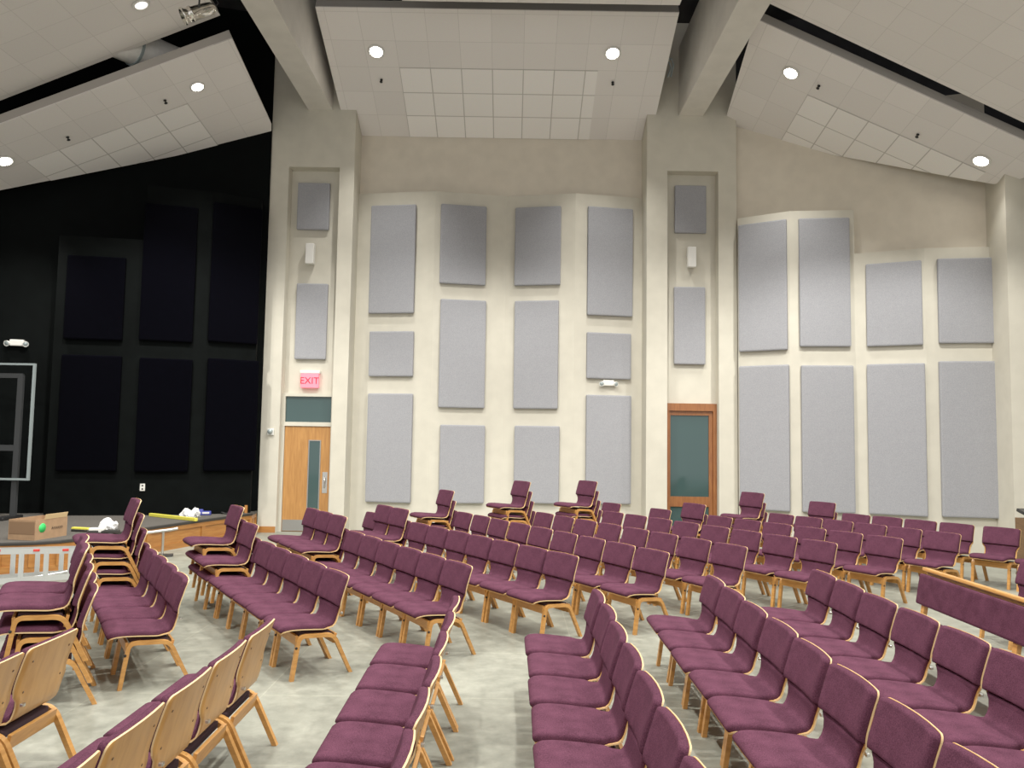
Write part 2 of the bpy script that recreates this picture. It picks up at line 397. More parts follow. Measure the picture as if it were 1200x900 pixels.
# door_1: oak leaf with a narrow glass strip, cream frame and glazed transom
d1 = empty('door_1', (-4.12, YN, 0)); d1['kind'] = 'structure'
def loc_box(parent, name, x0, x1, y0, y1, z0, z1, mat, bev=0.0):
    o0 = parent.location; b = B()
    c = ((x0 + x1) / 2 - o0.x, (y0 + y1) / 2 - o0.y, (z0 + z1) / 2 - o0.z); s = (x1 - x0, y1 - y0, z1 - z0)
    if bev: b.bbox(c, s, bev)
    else: b.box(c, s)
    return b.build(name, mat, parent)
N0, N1 = PLX[2], PLX[3]
z_tr1, z_tr0, z_d1 = 2.72, 2.20, 2.12
fb = B(); o0 = d1.location
for x0, x1, z0, z1 in ((N0, N0 + 0.055, 0, z_tr1 + .06), (N1 - 0.05, N1, 0, z_tr1 + .06), (N0 + .055, N1 - .05, z_tr1, z_tr1 + .06), (N0 + .055, N1 - .05, z_d1, z_tr0)):
    fb.box(((x0 + x1) / 2 - o0.x, -0.05, (z0 + z1) / 2), (x1 - x0, 0.10, z1 - z0))
fb.build('door_frame', MAT['cream'], d1)
loc_box(d1, 'transom_pane', N0 + .055, N1 - .05, YN - .05, YN - .03, z_tr0, z_tr1, MAT['teal'])
leaf = loc_box(d1, 'door_leaf', N0 + .06, N1 - .055, YN - .075, YN - .03, 0.01, z_d1 - .005, MAT['door'], 0.004)
gx0, gx1 = -4.07, -3.86
b = B()
for x0, x1, z0, z1 in ((gx0 - .02, gx0, .35, 1.84), (gx1, gx1 + .02, .35, 1.84), (gx0, gx1, .35, .37), (gx0, gx1, 1.82, 1.84)):
    b.box(((x0 + x1) / 2 - o0.x, -.08, (z0 + z1) / 2), (x1 - x0, .02, z1 - z0))
b.build('glass_bead', MAT['kick'], d1)
loc_box(d1, 'vision_pane', gx0, gx1, YN - .082, YN - .076, .37, 1.82, MAT['teal'])
loc_box(d1, 'pull_plate', -3.79, -3.69, YN - .082, YN - .075, 0.78, 1.20, MAT['steel'])
b = B(); b.tube([(-3.74 - o0.x, -.08, .88), (-3.74 - o0.x, -.12, .90), (-3.74 - o0.x, -.12, 1.08), (-3.74 - o0.x, -.08, 1.10)], .01); b.build('door_handle', MAT['steel'], d1)
loc_box(d1, 'kick_plate', N0 + .07, N1 - .065, YN - .080, YN - .075, 0.02, 0.24, MAT['kick'])
# door_2: cherry frame with two glass panes
d2 = empty('door_2', (3.64, YN, 0)); d2['kind'] = 'structure'; o0 = d2.location
b = B(); x0, x1 = PRX[2] + .005, PRX[3] - .005
for a0, a1, z0, z1 in ((x0, x0 + .07, 0, 2.70), (x1 - .07, x1, 0, 2.70), (x0 + .07, x1 - .07, 2.55, 2.70)):
    b.box(((a0 + a1) / 2 - o0.x, -.05, (z0 + z1) / 2), (a1 - a0, .10, z1 - z0))
b.build('door_frame', MAT['door_red'], d2)
b = B()
for a0, a1, z0, z1 in ((x0 + .07, x0 + .10, 0.01, 2.55), (x1 - .15, x1 - .07, 0.01, 2.55), (x0 + .10, x1 - .15, 2.46, 2.55), (x0 + .10, x1 - .15, .62, .82), (x0 + .10, x1 - .15, .01, .2)):
    b.box(((a0 + a1) / 2 - o0.x, -.03, (z0 + z1) / 2), (a1 - a0, .05, z1 - z0))
b.build('door_leaf', MAT['door_red'], d2)
loc_box(d2, 'upper_pane', x0 + .10, x1 - .15, YN - .03, YN - .02, .82, 2.46, MAT['teal'])
loc_box(d2, 'lower_pane', x0 + .10, x1 - .15, YN - .03, YN - .02, .2, .62, MAT['teal'])

# ------------------------------------------------------------------ wall fixtures
def text_mesh(name, s, size, mat, parent, loc, rot, extrude=0.002):
    c = bpy.data.curves.new(name, 'FONT'); c.body = s; c.size = size; c.extrude = extrude; c.align_x = 'CENTER'; c.align_y = 'CENTER'
    c.materials.append(mat)
    tmp = bpy.data.objects.new(name + '_curve', c); COL.objects.link(tmp)
    dg = bpy.context.evaluated_depsgraph_get(); dg.update()
    me = bpy.data.meshes.new_from_object(tmp.evaluated_get(dg)); bpy.data.objects.remove(tmp); bpy.data.curves.remove(c)
    me.materials.clear(); me.materials.append(mat)
    o = bpy.data.objects.new(name, me); COL.objects.link(o); o.parent = parent; o.location = loc; o.rotation_euler = rot
    return o
p = at_y(363.5, 446, YN - .05)
ex = empty('exit_sign', (p.x, YN - .055, p.z)); tag(ex, 'lit red exit sign above the oak door', 'exit sign')
b = B(); b.bbox((0, 0, 0), (.36, .10, .30), .01); b.build('sign_face', MAT['exit_body'], ex)
b = B(); b.bbox((0, 0, .175), (.40, .11, .06), .01); b.build('sign_canopy', MAT['white'], ex)
text_mesh('lettering', 'EXIT', 0.19, MAT['red'], ex, (0, -.053, -.01), (math.pi / 2, 0, 0))
for px, py, lab in ((364, 298, 'white box sconce on the exit-door pillar'), (810, 302, 'white box sconce on the glass-door pillar')):
    p = at_y(px, py, YN - .08)
    s = empty('wall_sconce', (p.x, YN - .002, p.z)); tag(s, lab, 'wall lamp', 'white sconces on the pillars')
    b = B(); b.bbox((0, -.015, 0), (.12, .03, .34), .006); b.build('back_plate', MAT['white'], s)
    b = B(); b.bbox((0, -.10, 0), (.17, .14, .42), .012); b.build('lamp_shade', MAT['white'], s)
def emergency(p, rz, lab):
    e = empty('emergency_light', p, rz); e.scale = (.78, .78, .78); tag(e, lab, 'emergency light', 'twin-head emergency lights')
    b = B(); b.bbox((0, -.05, 0), (.30, .10, .15), .02); b.build('housing', MAT['white'], e)
    for sx in (-1, 1):
        b = B(); ax = V((sx * .35, -1, -.25)).normalized()
        b.lathe([(.03, 0), (.05, .02), (.065, .07), (.068, .10), (.058, .10), (.05, .085)], V((sx * .17, -.04, -.01)), ax, 16); h = b.build('lamp_head', MAT['white'], e)
        b = B(); b.lathe([(.054, .088), (.05, .097), (.001, .10)], V((sx * .17, -.04, -.01)), ax, 16); b.build('lens', MAT['silver'], h)
p0, dd, nn = facet_frame(CP[3], CP[4]); p = at_plane(712, 449, p0 + nn * .003, nn)
emergency(p, math.atan2(dd.y, dd.x), 'white twin-head emergency light below a small square grey panel')
pw = V((LW.x, LW.y, 0)); ln = V((LD.y, -LD.x, 0)); ln = -ln if ln.y > 0 else ln
p = at_plane(21, 402, pw + ln * .003, ln); emergency(p, AL, 'white twin-head emergency light on the black stage wall')
p = at_y(317, 506, YP - .03)
al = empty('fire_alarm', (p.x, YP - .001, p.z)); tag(al, 'small white fire alarm on the exit-door pillar edge', 'fire alarm')
b = B(); b.bbox((0, -.02, 0), (.13, .04, .13), .01); b.build('alarm_body', MAT['white'], al)
b = B(); b.lathe([(.05, 0), (.05, .03), (.03, .05), (.001, .055)], V((0, -.04, .01)), (0, -1, 0), 16); b.build('strobe_lens', MAT['silver'], al)
p0, dd, nn = facet_frame(LP[1], LP[2]); p = at_plane(167, 571, p0 + nn * .003, nn)
ou = empty('wall_outlet', p, math.atan2(dd.y, dd.x)); tag(ou, 'white wall outlet on the black stage wall', 'outlet')
b = B(); b.bbox((0, -.006, 0), (.085, .012, .13), .004); b.build('cover_plate', MAT['white'], ou)
for sz in (-1, 1):
    b = B(); b.lathe([(.017, 0), (.017, .004), (.001, .004)], V((0, -.012, sz * .03)), (0, -1, 0), 12); b.build('socket', MAT['dark'], ou)

# ------------------------------------------------------------------ ceiling clouds
def cloud(name, O, u, v, pts, th, label, field=None):
    """flat hanging panel: O,u,v plane, pts world points on it, tiles drawn along u and v"""
    u = V(u).normalized(); v = V(v); v = (v - u * v.dot(u)).normalized(); n = u.cross(v)
    if n.z < 0: n = -n
    root = bpy.data.objects.new(name, None); COL.objects.link(root); root.empty_display_size = .2
    n2 = u.cross(v)
    root.matrix_world = Matrix.Translation(V(O)) @ Matrix((u, v, n2)).transposed().to_4x4()
    sg = 1 if n2.z > 0 else -1
    tag(root, label, 'ceiling panel', 'hanging ceiling panels')
    loc = [((V(p) - V(O)).dot(u), (V(p) - V(O)).dot(v)) for p in pts]
    b = B(); b.prism(loc, 0, sg * 0.02); b.build('soffit', MAT['gyp'], root)
    b = B(); k = len(loc); ins = loc
    b.prism(loc, sg * 0.0205, sg * th); b.build('fascia', MAT['fascia'], root)
    if field:
        b = B(); b.prism(field, -sg * 0.012, -sg * 0.0005); b.build('tile_field', MAT['tile'], root)
    return root, u, v, n
def on(O, u, v, x, y):
    return at_plane(x, y, V(O), V(u).cross(V(v)))
def edge_field(O, u, v, a, c, u0, u1):
    u = u.normalized(); v = (v - u * v.dot(u)).normalized()
    q = [((k - O).dot(u), (k - O).dot(v)) for k in (a, c)]
    ve = lambda x: max(.02, q[0][1] + (q[1][1] - q[0][1]) * (x - q[0][0]) / (q[1][0] - q[0][0]) - .004)
    return [(u0, 0), (u1, 0), (u1, ve(u1)), (u0, ve(u0))]
# centre
cu = V((1, 0, 0)); cv = V((0, .918, -.395)).normalized(); cO = V((-2.33, 14.42, 9.05))
cpl = lambda x, y: on(cO, cu, cv, x, y)
nearL, nearR = cpl(370, 8), cpl(788, 8)
def c_at(X, Y): return V((X, Y, cO.z + (Y - cO.y) * cv.z / cv.y))
cpts = [c_at(-3.62, nearL.y), c_at(2.88, nearL.y), c_at(2.88, YP - .01), c_at(2.695, YP - .01), c_at(2.695, YB - .005), c_at(-3.295, YB - .005), c_at(-3.295, YP - .01), c_at(-3.62, YP - .01)]
cg = cpl(468, 79)
# shift the origin onto a tile corner so the grid lines meet the pictured ones
cO = cg; cfield = [(0, 0), (6 * .64, 0), (6 * .64, (V(cpts[4]) - cO).dot(cv) - .004), (0, (V(cpts[4]) - cO).dot(cv) - .004)]
for m in ('gyp', 'tile'): pass
center_cloud = cloud('ceiling_cloud', cO, cu, cv, cpts, .20, 'white sloping ceiling panel over the middle wall with two bright lights', cfield)
c2O = at_y(600, 3.0, 12.45); c2v = V((0, 1, 0))
c2O.x = 0
c2 = [c2O + V((-1.95, 0, .03)), c2O + V((2.72, 0, .03)), c2O + V((2.72, -3.2, .03)), c2O + V((-1.95, -3.2, .03))]
cloud('ceiling_cloud', c2O, cu, c2v, c2, .12, 'white ceiling panel edge showing above the middle sloping panel')
# right lower
rO = V((5.3801, 13.7812, 8.3653)); ru = V((.8882, -.0981, -.4488)); rv = V((.0196, .9841, -.1764))
rp = [on(rO, ru, rv, *p) for p in ((885, 22), (851, 137), (862, 160), (1165, 216), (1194, 210), (1330, 223))]
rp[5] = on(rO, ru, rv, 1260, 192)
right_cloud = cloud('ceiling_cloud', rO, ru, rv, rp, .17, 'white sloping ceiling panel over the angled grey-panel wall', edge_field(rO, ru, rv, rp[2], rp[3], 0, 3.42))
# left lower
lO = V((-8.1667, 13.4093, 6.9611)); lu = V((.9159, .0613, .3967)); lv = V((-.0187, .9937, -.1105))
lp = [on(lO, lu, lv, *p) for p in ((272, 45), (318, 145), (318, 160), (0, 223), (-60, 232), (-60, 168))]
left_cloud = cloud('ceiling_cloud', lO, lu, lv, lp, .17, 'white sloping ceiling panel over the black stage wall', edge_field(lO, lu, lv, lp[2], lp[3], -.6, 2.4))
# upper right / upper left
uO = V((5.7162, 10.9305, 8.3758)); uu = V((.8946, -.0323, -.4457)); uv = V((.0532, .998, .0344))
up = [on(uO, uu, uv, *p) for p in ((893, 0), (1200, 143), (1290, 186))]
ex_ = uv * 6.5
upts = [up[0], up[2], up[2] - ex_, up[0] - ex_]
cloud('ceiling_cloud', uO, uu, uv, upts, .17, 'white tiled ceiling panel above the dark gap, on the glass-door side', None)
qO = V((-7.2043, 10.5248, 7.8929)); qu = V((.9134, .0206, .4066)); qv = V((-.0376, .9987, .0338))
qp = [on(qO, qu, qv, *p) for p in ((258, 18), (0, 118), (-80, 149))]
ex_ = qv * 6.0
qpts = [qp[0], qp[2], qp[2] - ex_, qp[0] - ex_]
cloud('ceiling_cloud', qO, qu, qv, qpts, .17, 'white tiled ceiling panel above the dark gap, on the stage side', None)

# ------------------------------------------------------------------ downlights, sprinklers
SPOTS = []
def downlight(O, u, v, px, label, lit=True, r=.10, energy=1.0):
    n = V(u).cross(V(v)).normalized(); n = n if n.z > 0 else -n
    p = on(O, u, v, *px) - n * .014
    e = empty('recessed_downlight', p); tag(e, label, 'ceiling light', 'recessed ceiling downlights')
    q = V((0, 0, 1)).rotation_difference(-n)
    b = B(); b.lathe([(r * 1.0, 0), (r * 1.35, 0), (r * 1.3, .012), (r * 1.02, .014), (r * .98, .004)], (0, 0, 0), -n, 24); b.build('trim_ring', MAT['white'], e)
    b = B(); b.lathe([(r * .97, .003), (r * .9, .009), (.001, .010)], (0, 0, 0), -n, 24); b.build('lens', MAT['lamp'] if lit else MAT['lamp_off'], e)
    if lit: SPOTS.append((p - n * .05, energy))
downlight(cO, cu, cv, (441, 60), 'lit downlight in the middle ceiling panel, stage side', r=.12)
downlight(cO, cu, cv, (718, 62), 'lit downlight in the middle ceiling panel, glass-door side', r=.12)
downlight(rO, ru, rv, (927, 85), 'lit downlight in the angled-wall ceiling panel beside the beam', r=.12)
downlight(rO, ru, rv, (1150, 188), 'lit downlight in the angled-wall ceiling panel beside the corner pier', r=.12, energy=.12)
downlight(lO, lu, lv, (231, 101), 'lit downlight in the stage ceiling panel beside the beam', r=.10, energy=.6)
downlight(lO, lu, lv, (5, 188), 'lit downlight low in the stage ceiling panel, at the picture edge', r=.12, energy=.6)
downlight(qO, qu, qv, (165, 5), 'dim downlight in the tiled panel beside the chrome stage light', lit=False, r=.10)
def sprinkler(O, u, v, px, label):
    n = V(u).cross(V(v)).normalized(); n = n if n.z > 0 else -n
    p = on(O, u, v, *px) - n * .012
    b = B(); b.lathe([(.028, 0), (.028, .008), (.012, .015), (.012, .05), (.03, .055), (.03, .062), (.001, .064)], (0, 0, 0), -n, 12)
    o = b.build('sprinkler_head', MAT['dark']); o.location = p; tag(o, label, 'sprinkler', 'ceiling sprinkler heads')
sprinkler(cO, cu, cv, (447, 93), 'dark sprinkler head below the stage-side downlight of the middle panel')
sprinkler(cO, cu, cv, (718, 96), 'dark sprinkler head below the glass-door-side downlight of the middle panel')
sprinkler(rO, ru, rv, (960, 100), 'dark sprinkler head beside the upper downlight of the angled-wall panel')
sprinkler(rO, ru, rv, (1076, 157), 'dark sprinkler head near the lower downlight of the angled-wall panel')
sprinkler(lO, lu, lv, (193, 117), 'dark sprinkler head beside the upper downlight of the stage panel')
sprinkler(lO, lu, lv, (79, 160), 'dark sprinkler head midway along the stage ceiling panel')

# duct in the dark gap and the chrome stage light
p = at_y(160, 56, 12.75)
dc = empty('air_duct', p); tag(dc, 'white round air duct showing in the gap between stage ceiling panels', 'duct')
b = B(); dv = V((.55, .83, .02)).normalized(); b.tube([dv * -.5, dv * 1.6], .30, 24); b.build('duct_pipe', MAT['duct'], dc)
b = B(); b.tube([dv * -.06, dv * -.02], .325, 24); b.build('flange', MAT['silver'], dc)
p = at_y(233, 14, 10.9)
sl = empty('stage_light', p); tag(sl, 'chrome can stage light hanging beside the beam', 'stage light')
ax = V((-.80, -.35, -.50)).normalized()
b = B(); b.lathe([(.001, -.26), (.05, -.25), (.085, -.20), (.095, -.12), (.10, .10), (.115, .105), (.115, .13), (.10, .135), (.10, .20), (.125, .22), (.125, .25), (.105, .25), (.10, .2), (.001, .19)], (0, 0, 0), ax, 24); b.build('lamp_can', MAT['chrome'], sl)
b = B(); s_ = ax.cross(V((0, 0, 1))).normalized()
b.tube([s_ * .13, s_ * .14 + V((0, 0, .22)), s_ * -.14 + V((0, 0, .22)), s_ * -.13], .013, 6); b.build('yoke', MAT['grey_metal'], sl)
b = B(); b.tube([(0, 0, .22), (0, 0, .62)], .016, 8); b.build('hanger', MAT['grey_metal'], sl)
b = B(); b.tube([ax * -.25, ax * -.30 + V((0, 0, .05)), V((.18, .1, .30)), V((.05, .05, .5))], .008, 6); b.build('power_cord', MAT['dark'], sl)
# conduit run beside the right beam
b = B(); p = at_y(783, 76, 14.6)
b.tube([p + V((-.25, 0, .05)), p + V((.02, 0, .05)), p + V((.06, .02, -.05)), p + V((.0, .05, -.22))], .018, 6)
b.tube([p + V((-.2, 0, .12)), p + V((.07, 0, .12)), p + V((.11, .02, .0)), p + V((.06, .05, -.22))], .018, 6)
tag(b.build('conduit_pipe', MAT['silver']), 'grey conduit bends beside the glass-door-side roof beam', 'pipe')

# ------------------------------------------------------------------ stage
SH = 0.42
edge = [(-4.93, 15.36), (-4.98, 14.9), (-5.42, 13.71), (-5.81, 12.49), (-6.10, 11.19), (-6.28, 10.86), (-6.53, 10.66), (-6.91, 10.52), (-8.2, 10.3), (-13.0, 9.7)]
back = [(-13.0, 13.2), (-9.6, 14.1), (-5.06, 15.3)]
st = empty('stage_platform', (-6.5, 13, 0)); tag(st, 'low wood-fronted stage with grey carpet and dark rounded edge', 'stage')
so = st.location
edge = [(-5.03, 15.33)] + edge[1:]
def rel(p): return (p[0] - so.x, p[1] - so.y)
poly = [rel(p) for p in edge] + [rel(p) for p in back[:2]] + [rel((-5.06, 15.34))]
b = B(); b.prism(poly, SH - .012, SH); b.build('carpet_top', MAT['carpet'], st)
b = B(); b.prism([rel(p) for p in edge] + [rel(p) for p in back[:2]] + [rel((-5.06, 15.34))], 0.0, SH - .013)
b.build('platform_body', MAT['stage_wood'], st)
def offs(p, q, d):
    dx, dy = q[0] - p[0], q[1] - p[1]; L = math.hypot(dx, dy); return V((-dy / L * -1, dx / L * -1, 0)) * d
b = B(); ns = B(); rails = []
for i in range(len(edge) - 1):
    p, q = V((*rel(edge[i]), 0)), V((*rel(edge[i + 1]), 0)); d = (q - p); L = d.length; d.normalize()
    n = V((-d.y, d.x, 0)); n = -n if n.dot(V((1, -.3, 0))) < 0 else n
    rot = Matrix.Rotation(math.atan2(d.y, d.x), 3, 'Z')
    ns.bbox((p + q) / 2 + V((0, 0, SH - .015)) + n * .012, (L + .03, .05, .045), .012, rot=rot)
    for z0, z1 in ((.0, .09), (.31, .385)):
        b.box((p + q) / 2 + V((0, 0, (z0 + z1) / 2)) + n * .010, (L + .01, .022, z1 - z0), rot=rot)
    k = max(1, round(L / 1.25))
    for j in range(k + 1):
        c = p + d * (L * j / k)
        b.box(c + V((0, 0, .2)) + n * .0105, (.09, .022, .24), rot=rot)
ns.build('edge_nosing', MAT['nosing'], st); b.build('front_rails', MAT['stage_wood'], st).name = 'front_rail'
b = B(); b.box(V((*rel((-5.12, 15.0)), SH + .075)), (.10, .10, .15)); b.build('corner_post', MAT['stage_wood'], st)

# empty projection-screen frame standing on the stage
fy = 13.35
x0, x1, z0, z1 = rect_at(-90, 425, 38, 562, fy)
sc = empty('screen_frame', (x1 - .35, fy, SH)); tag(sc, 'large silver-edged screen frame on a dark leg standing on the stage', 'screen frame')
so2 = sc.location
def fr_box(name, xa, xb, za, zb, y, th, mat, par): 
    b = B(); b.box(((xa + xb) / 2 - so2.x, y, (za + zb) / 2 - so2.z), (xb - xa, th, zb - za)); return b.build(name, mat, par)
b = B(); w = .032
for xa, xb, za, zb in ((x0, x1, z1 - w, z1), (x0, x1, z0, z0 + w), (x1 - w, x1, z0 + w, z1 - w), (x0, x0 + w, z0 + w, z1 - w)):
    b.box(((xa + xb) / 2 - so2.x, 0, (za + zb) / 2 - so2.z), (xb - xa, .05, zb - za))
b.build('silver_border', MAT['silver'], sc)
for xl in (at_y(21, 500, fy).x, x0 + .35):
    b = B(); b.box((xl - so2.x - .03, .06, (z1 - .2 - SH) / 2 + .0), (.09, .06, z1 - .2 - SH)); lg = b.build('leg', MAT['grey_metal'], sc)
    b = B(); b.bbox((xl - so2.x - .03, -.05, .03), (.16, .55, .06), .02); b.build('foot', MAT['black_gloss'], lg)
zc = at_y(15, 525, fy).z
fr_box('crossbar', x0 + .3, at_y(21, 500, fy).x, zc - .05, zc + .05, .065, .05, MAT['grey_metal'], sc)
zc = at_y(15, 440, fy).z
fr_box('crossbar', x0 + .3, at_y(21, 500, fy).x, zc - .04, zc + .04, .065, .05, MAT['grey_metal'], sc)

# cardboard box on the stage edge
bx = empty('cardboard_box', (-6.60, 10.80, SH), math.radians(-10)); tag(bx, 'open cardboard box with green sticker on the stage edge', 'box')
b = B(); w_, l_, h_, t_ = .42, .60, .28, .006
for c, s in (((-w_ / 2, 0 + t_, h_ / 2), (w_, t_, h_)), ((-w_ / 2, l_, h_ / 2), (w_, t_, h_)), ((0, l_ / 2, h_ / 2), (t_, l_, h_)), ((-w_, l_ / 2, h_ / 2), (t_, l_, h_)), ((-w_ / 2, l_ / 2, t_ / 2), (w_, l_, t_))):
    b.box(c, s)
b.build('box_body', MAT['cardboard'], bx)
fl = B(); fl.box((0.012, l_ * .62, h_ + .03), (t_, l_ * .7, .07), rot=Matrix.Rotation(.25, 3, 'Y')); fl.build('flap', MAT['edge'], bx)
fl = B(); fl.box((-w_ / 2, -.002, h_ * .60), (w_ * .96, t_, h_ * .62), rot=Matrix.Rotation(.04, 3, 'X')); fl.build('flap', MAT['cardboard_dark'], bx)
b = B(); b.lathe([(.065, 0), (.065, .002), (.001, .002)], V((.0035, .13, .16)), (1, 0, 0), 20); b.build('green_sticker', MAT['green'], bx)
b = B()
for k in range(6):
    yy = .30 + k * .036
    b.tube([(.006, yy, .12), (.006, yy + .012, .16), (.006, yy + .02, .125), (.006, yy + .026, .15)], .003, 4)
b.build('handwriting', MAT['ink'], bx)

# small loose items on the stage
def crumpled(name, c, r, mat, seed, label, cat, flatz=.55):
    rnd = random.Random(seed); bm = bmesh.new(); bmesh.ops.create_icosphere(bm, subdivisions=3, radius=1)
    for v in bm.verts:
        a = math.atan2(v.co.y, v.co.x); k = 1 + .22 * math.sin(3 * a + seed) + .16 * math.sin(7 * a + v.co.z * 4 + seed) + rnd.uniform(-.12, .12)
        v.co = V((v.co.x * r[0] * k, v.co.y * r[1] * k, max(0, v.co.z * flatz + .25) * r[2] * (1 + .3 * math.sin(5 * v.co.x + seed))))
    me = bpy.data.meshes.new(name); bm.to_mesh(me); bm.free(); me.materials.append(mat)
    o = bpy.data.objects.new(name, me); COL.objects.link(o); o.location = c; tag(o, label, cat); return o
P = lambda x, y: at_z(x, y, SH)
crumpled('cloth_rag', P(128, 620), (.13, .12, .18), MAT['cloth'], 3, 'crumpled white cloth beside the yellow tool on the stage edge', 'cloth')
crumpled('cloth_rag', P(224, 606), (.15, .12, .19), MAT['cloth'], 5, 'white cloth heap at the end of the long yellow level', 'cloth')
a, c = P(176, 605), P(230, 611)
b = B(); b.bbox((0, 0, .03), ((c - a).length, .06, .055), .008); o = b.build('spirit_level', MAT['yellow']); o.location = (a + c) / 2; o.rotation_euler = (0, 0, math.atan2(c.y - a.y, c.x - a.x)); tag(o, 'long yellow spirit level lying on the stage edge', 'level')
a, c = P(86, 622.5), P(106, 623.5)
yt = empty('hand_tool', (a + c) / 2, math.atan2(c.y - a.y, c.x - a.x)); tag(yt, 'short yellow-handled tool between the box and the white cloth', 'tool')
b = B(); b.bbox((-.02, 0, .035), (.30, .07, .06), .015); b.build('grip', MAT['yellow'], yt)
b = B(); b.bbox((.0, -.04, .02), (.30, .03, .035), .008); b.build('blade', MAT['nosing'], yt)
a = P(118, 625); dt = empty('power_tool', a, .2); tag(dt, 'black and white tool lying in front of the white cloth', 'tool')
b = B(); b.bbox((-.05, 0, .05), (.22, .10, .07), .02); b.build('tool_body', MAT['white'], dt)
b = B(); b.bbox((.14, -.02, .03), (.26, .06, .05), .012); b.bbox((-.1, -.04, .025), (.16, .05, .05), .012); b.build('handle', MAT['nosing'], dt)
a = P(240, 603.5); o = empty('plastic_bag', a, .3); tag(o, 'small blue packet beside the white cloth heap', 'packet')
b = B(); b.bbox((0, 0, .035), (.22, .14, .07), .02); b.bbox((-.08, .03, .08), (.10, .1, .05), .02); b.build('packet', MAT['blue'], o)
b = B(); b.bbox((.02, -.072, .045), (.12, .004, .03), .001); b.build('stripe', MAT['white'], o)
b = B(); a = P(246, 602)
b.tube([V((0, 0, .012)) + V((.5 * t, .12 * math.sin(7 * t), .02 * abs(math.sin(9 * t)))) for t in [i / 12 for i in range(13)]], .014, 6)
o = b.build('cable', MAT['dark']); o.location = a; tag(o, 'black cable lying beside the blue packet', 'cable')

# multi-position ladder lying on its edge before the stage
la = empty('folding_ladder', (-6.25, 9.72, 0), math.radians(24)); tag(la, 'aluminium folding ladder with red caps lying on its edge', 'ladder')
def ladder_section(x0, x1, y, ang, h0, h1, zoff):
    rot = Matrix.Rotation(ang, 3, 'Z'); L = x1 - x0
    def at(x, z): return rot @ V((x, 0, 0)) + V((x0, y, z))
    b = B()
    for top in (0, 1):
        za, zb = (zoff + h0 - .035, zoff + h1 - .035) if top else (zoff + .035, zoff + .035 + (.06 if zoff < .01 else .03))
        d = rot @ V((0, .016, 0)); k = V((0, 0, .034))
        bot = [at(0, za) - d - k, at(0, za) + d - k, at(0, za) + d + k, at(0, za) - d + k]
        tp = [at(L, zb) - d - k, at(L, zb) + d - k, at(L, zb) + d + k, at(L, zb) - d + k]
        b.hexa(bot, tp)
    f = b.build('rail_section', MAT['alu'], la)
    n_ = int(L / .27)
    for j in range(n_):
        x = .12 + j * .27; hh = h0 + (h1 - h0) * x / L
        r = B(); r.box(at(x, zoff + hh / 2), (.055, .03, hh - .10), rot=rot)
        r.box(at(x, zoff + hh / 2) + rot @ V((.0, -.018, 0)), (.016, .012, hh - .10), rot=rot)
        r.build('rung', MAT['alu'], f)
    return f
f1 = ladder_section(-1.6, 1.0, 0, 0, .52, .44, 0.0)
f2 = ladder_section(-1.47, .98, .26, math.radians(4), .46, .40, 0.012)
for x in (-.75, -.12, .30, .62):
    b = B(); b.bbox((x, -.01, .495 - (x + 1.6) * .03), (.07, .05, .03), .006); b.build('red_cap', MAT['red_cap'], la)
b = B(); b.bbox((.28, -.03, .015), (.08, .05, .03), .006); b.build('red_cap', MAT['red_cap'], la)
b = B(); b.tube([(-.95, -.03, .50), (-.42, .12, .36)], .016, 6); b.tube([(-.2, -.03, .04), (.7, .25, .12)], .016, 6); b.build('brace', MAT['alu'], la)
# small T-shaped metal stand in front of the stage
p = at_z(194, 652, 0)
ts = empty('tool_stand', (p.x, p.y, 0), math.radians(20)); tag(ts, 'small steel T-shaped stand in front of the stage wood', 'stand')
b = B(); b.tube([(-.05, 0, .02), (-.05, 0, .38)], .02, 10); b.build('post', MAT['steel'], ts)
b = B(); b.tube([(-.30, -.05, .38), (.05, .02, .41), (.16, .03, .43)], .022, 10); b.build('crossbar', MAT['steel'], ts)
b = B(); b.bbox((0, 0, .018), (.22, .14, .036), .012); b.build('foot', MAT['nosing'], ts)

# ------------------------------------------------------------------ chairs
def catmull(pts, n=5):
    out = []
    for i in range(len(pts) - 1):
        p0, p1, p2, p3 = pts[max(i - 1, 0)], pts[i], pts[i + 1], pts[min(i + 2, len(pts) - 1)]
        for k in range(n):
            t = k / n
            out.append(tuple(.5 * (2 * p1[j] + (p2[j] - p0[j]) * t + (2 * p0[j] - 5 * p1[j] + 4 * p2[j] - p3[j]) * t * t + (3 * p1[j] - p0[j] - 3 * p2[j] + p3[j]) * t ** 3) for j in (0, 1)))
    out.append(pts[-1]); return out
PROF = catmull([(-.565, .368), (-.548, .385), (-.50, .393), (-.42, .390), (-.32, .381), (-.22, .371), (-.165, .371), (-.128, .380), (-.105, .408), (-.092, .45), (-.075, .52), (-.05, .61), (-.022, .70), (.006, .785)])
ARC = [0.0]
for i in range(1, len(PROF)): ARC.append(ARC[-1] + math.dist(PROF[i], PROF[i - 1]))
LEN = ARC[-1]
def prof(s):
    s = min(max(s, 0), LEN)
    for i in range(1, len(ARC)):
        if s <= ARC[i] + 1e-9:
            t = (s - ARC[i - 1]) / (ARC[i] - ARC[i - 1]); a, c = PROF[i - 1], PROF[i]
            p = (a[0] + (c[0] - a[0]) * t, a[1] + (c[1] - a[1]) * t)
            a2, c2 = PROF[max(i - 2, 0)], PROF[min(i + 1, len(PROF) - 1)]
            ty, tz = c2[0] - a2[0], c2[1] - a2[1]; L = math.hypot(ty, tz)
            return p, (-tz / L, ty / L)
def s_of(cond):
    for i, p in enumerate(PROF):
        if cond(p): return ARC[i]
S_NARROW0 = s_of(lambda p: p[0] > -.25); S_NARROW1 = s_of(lambda p: p[0] > -.17)
S_WAIST = s_of(lambda p: p[1] > .475 and p[0] > -.2); S_CREASE = s_of(lambda p: p[1] > .535 and p[0] > -.2)
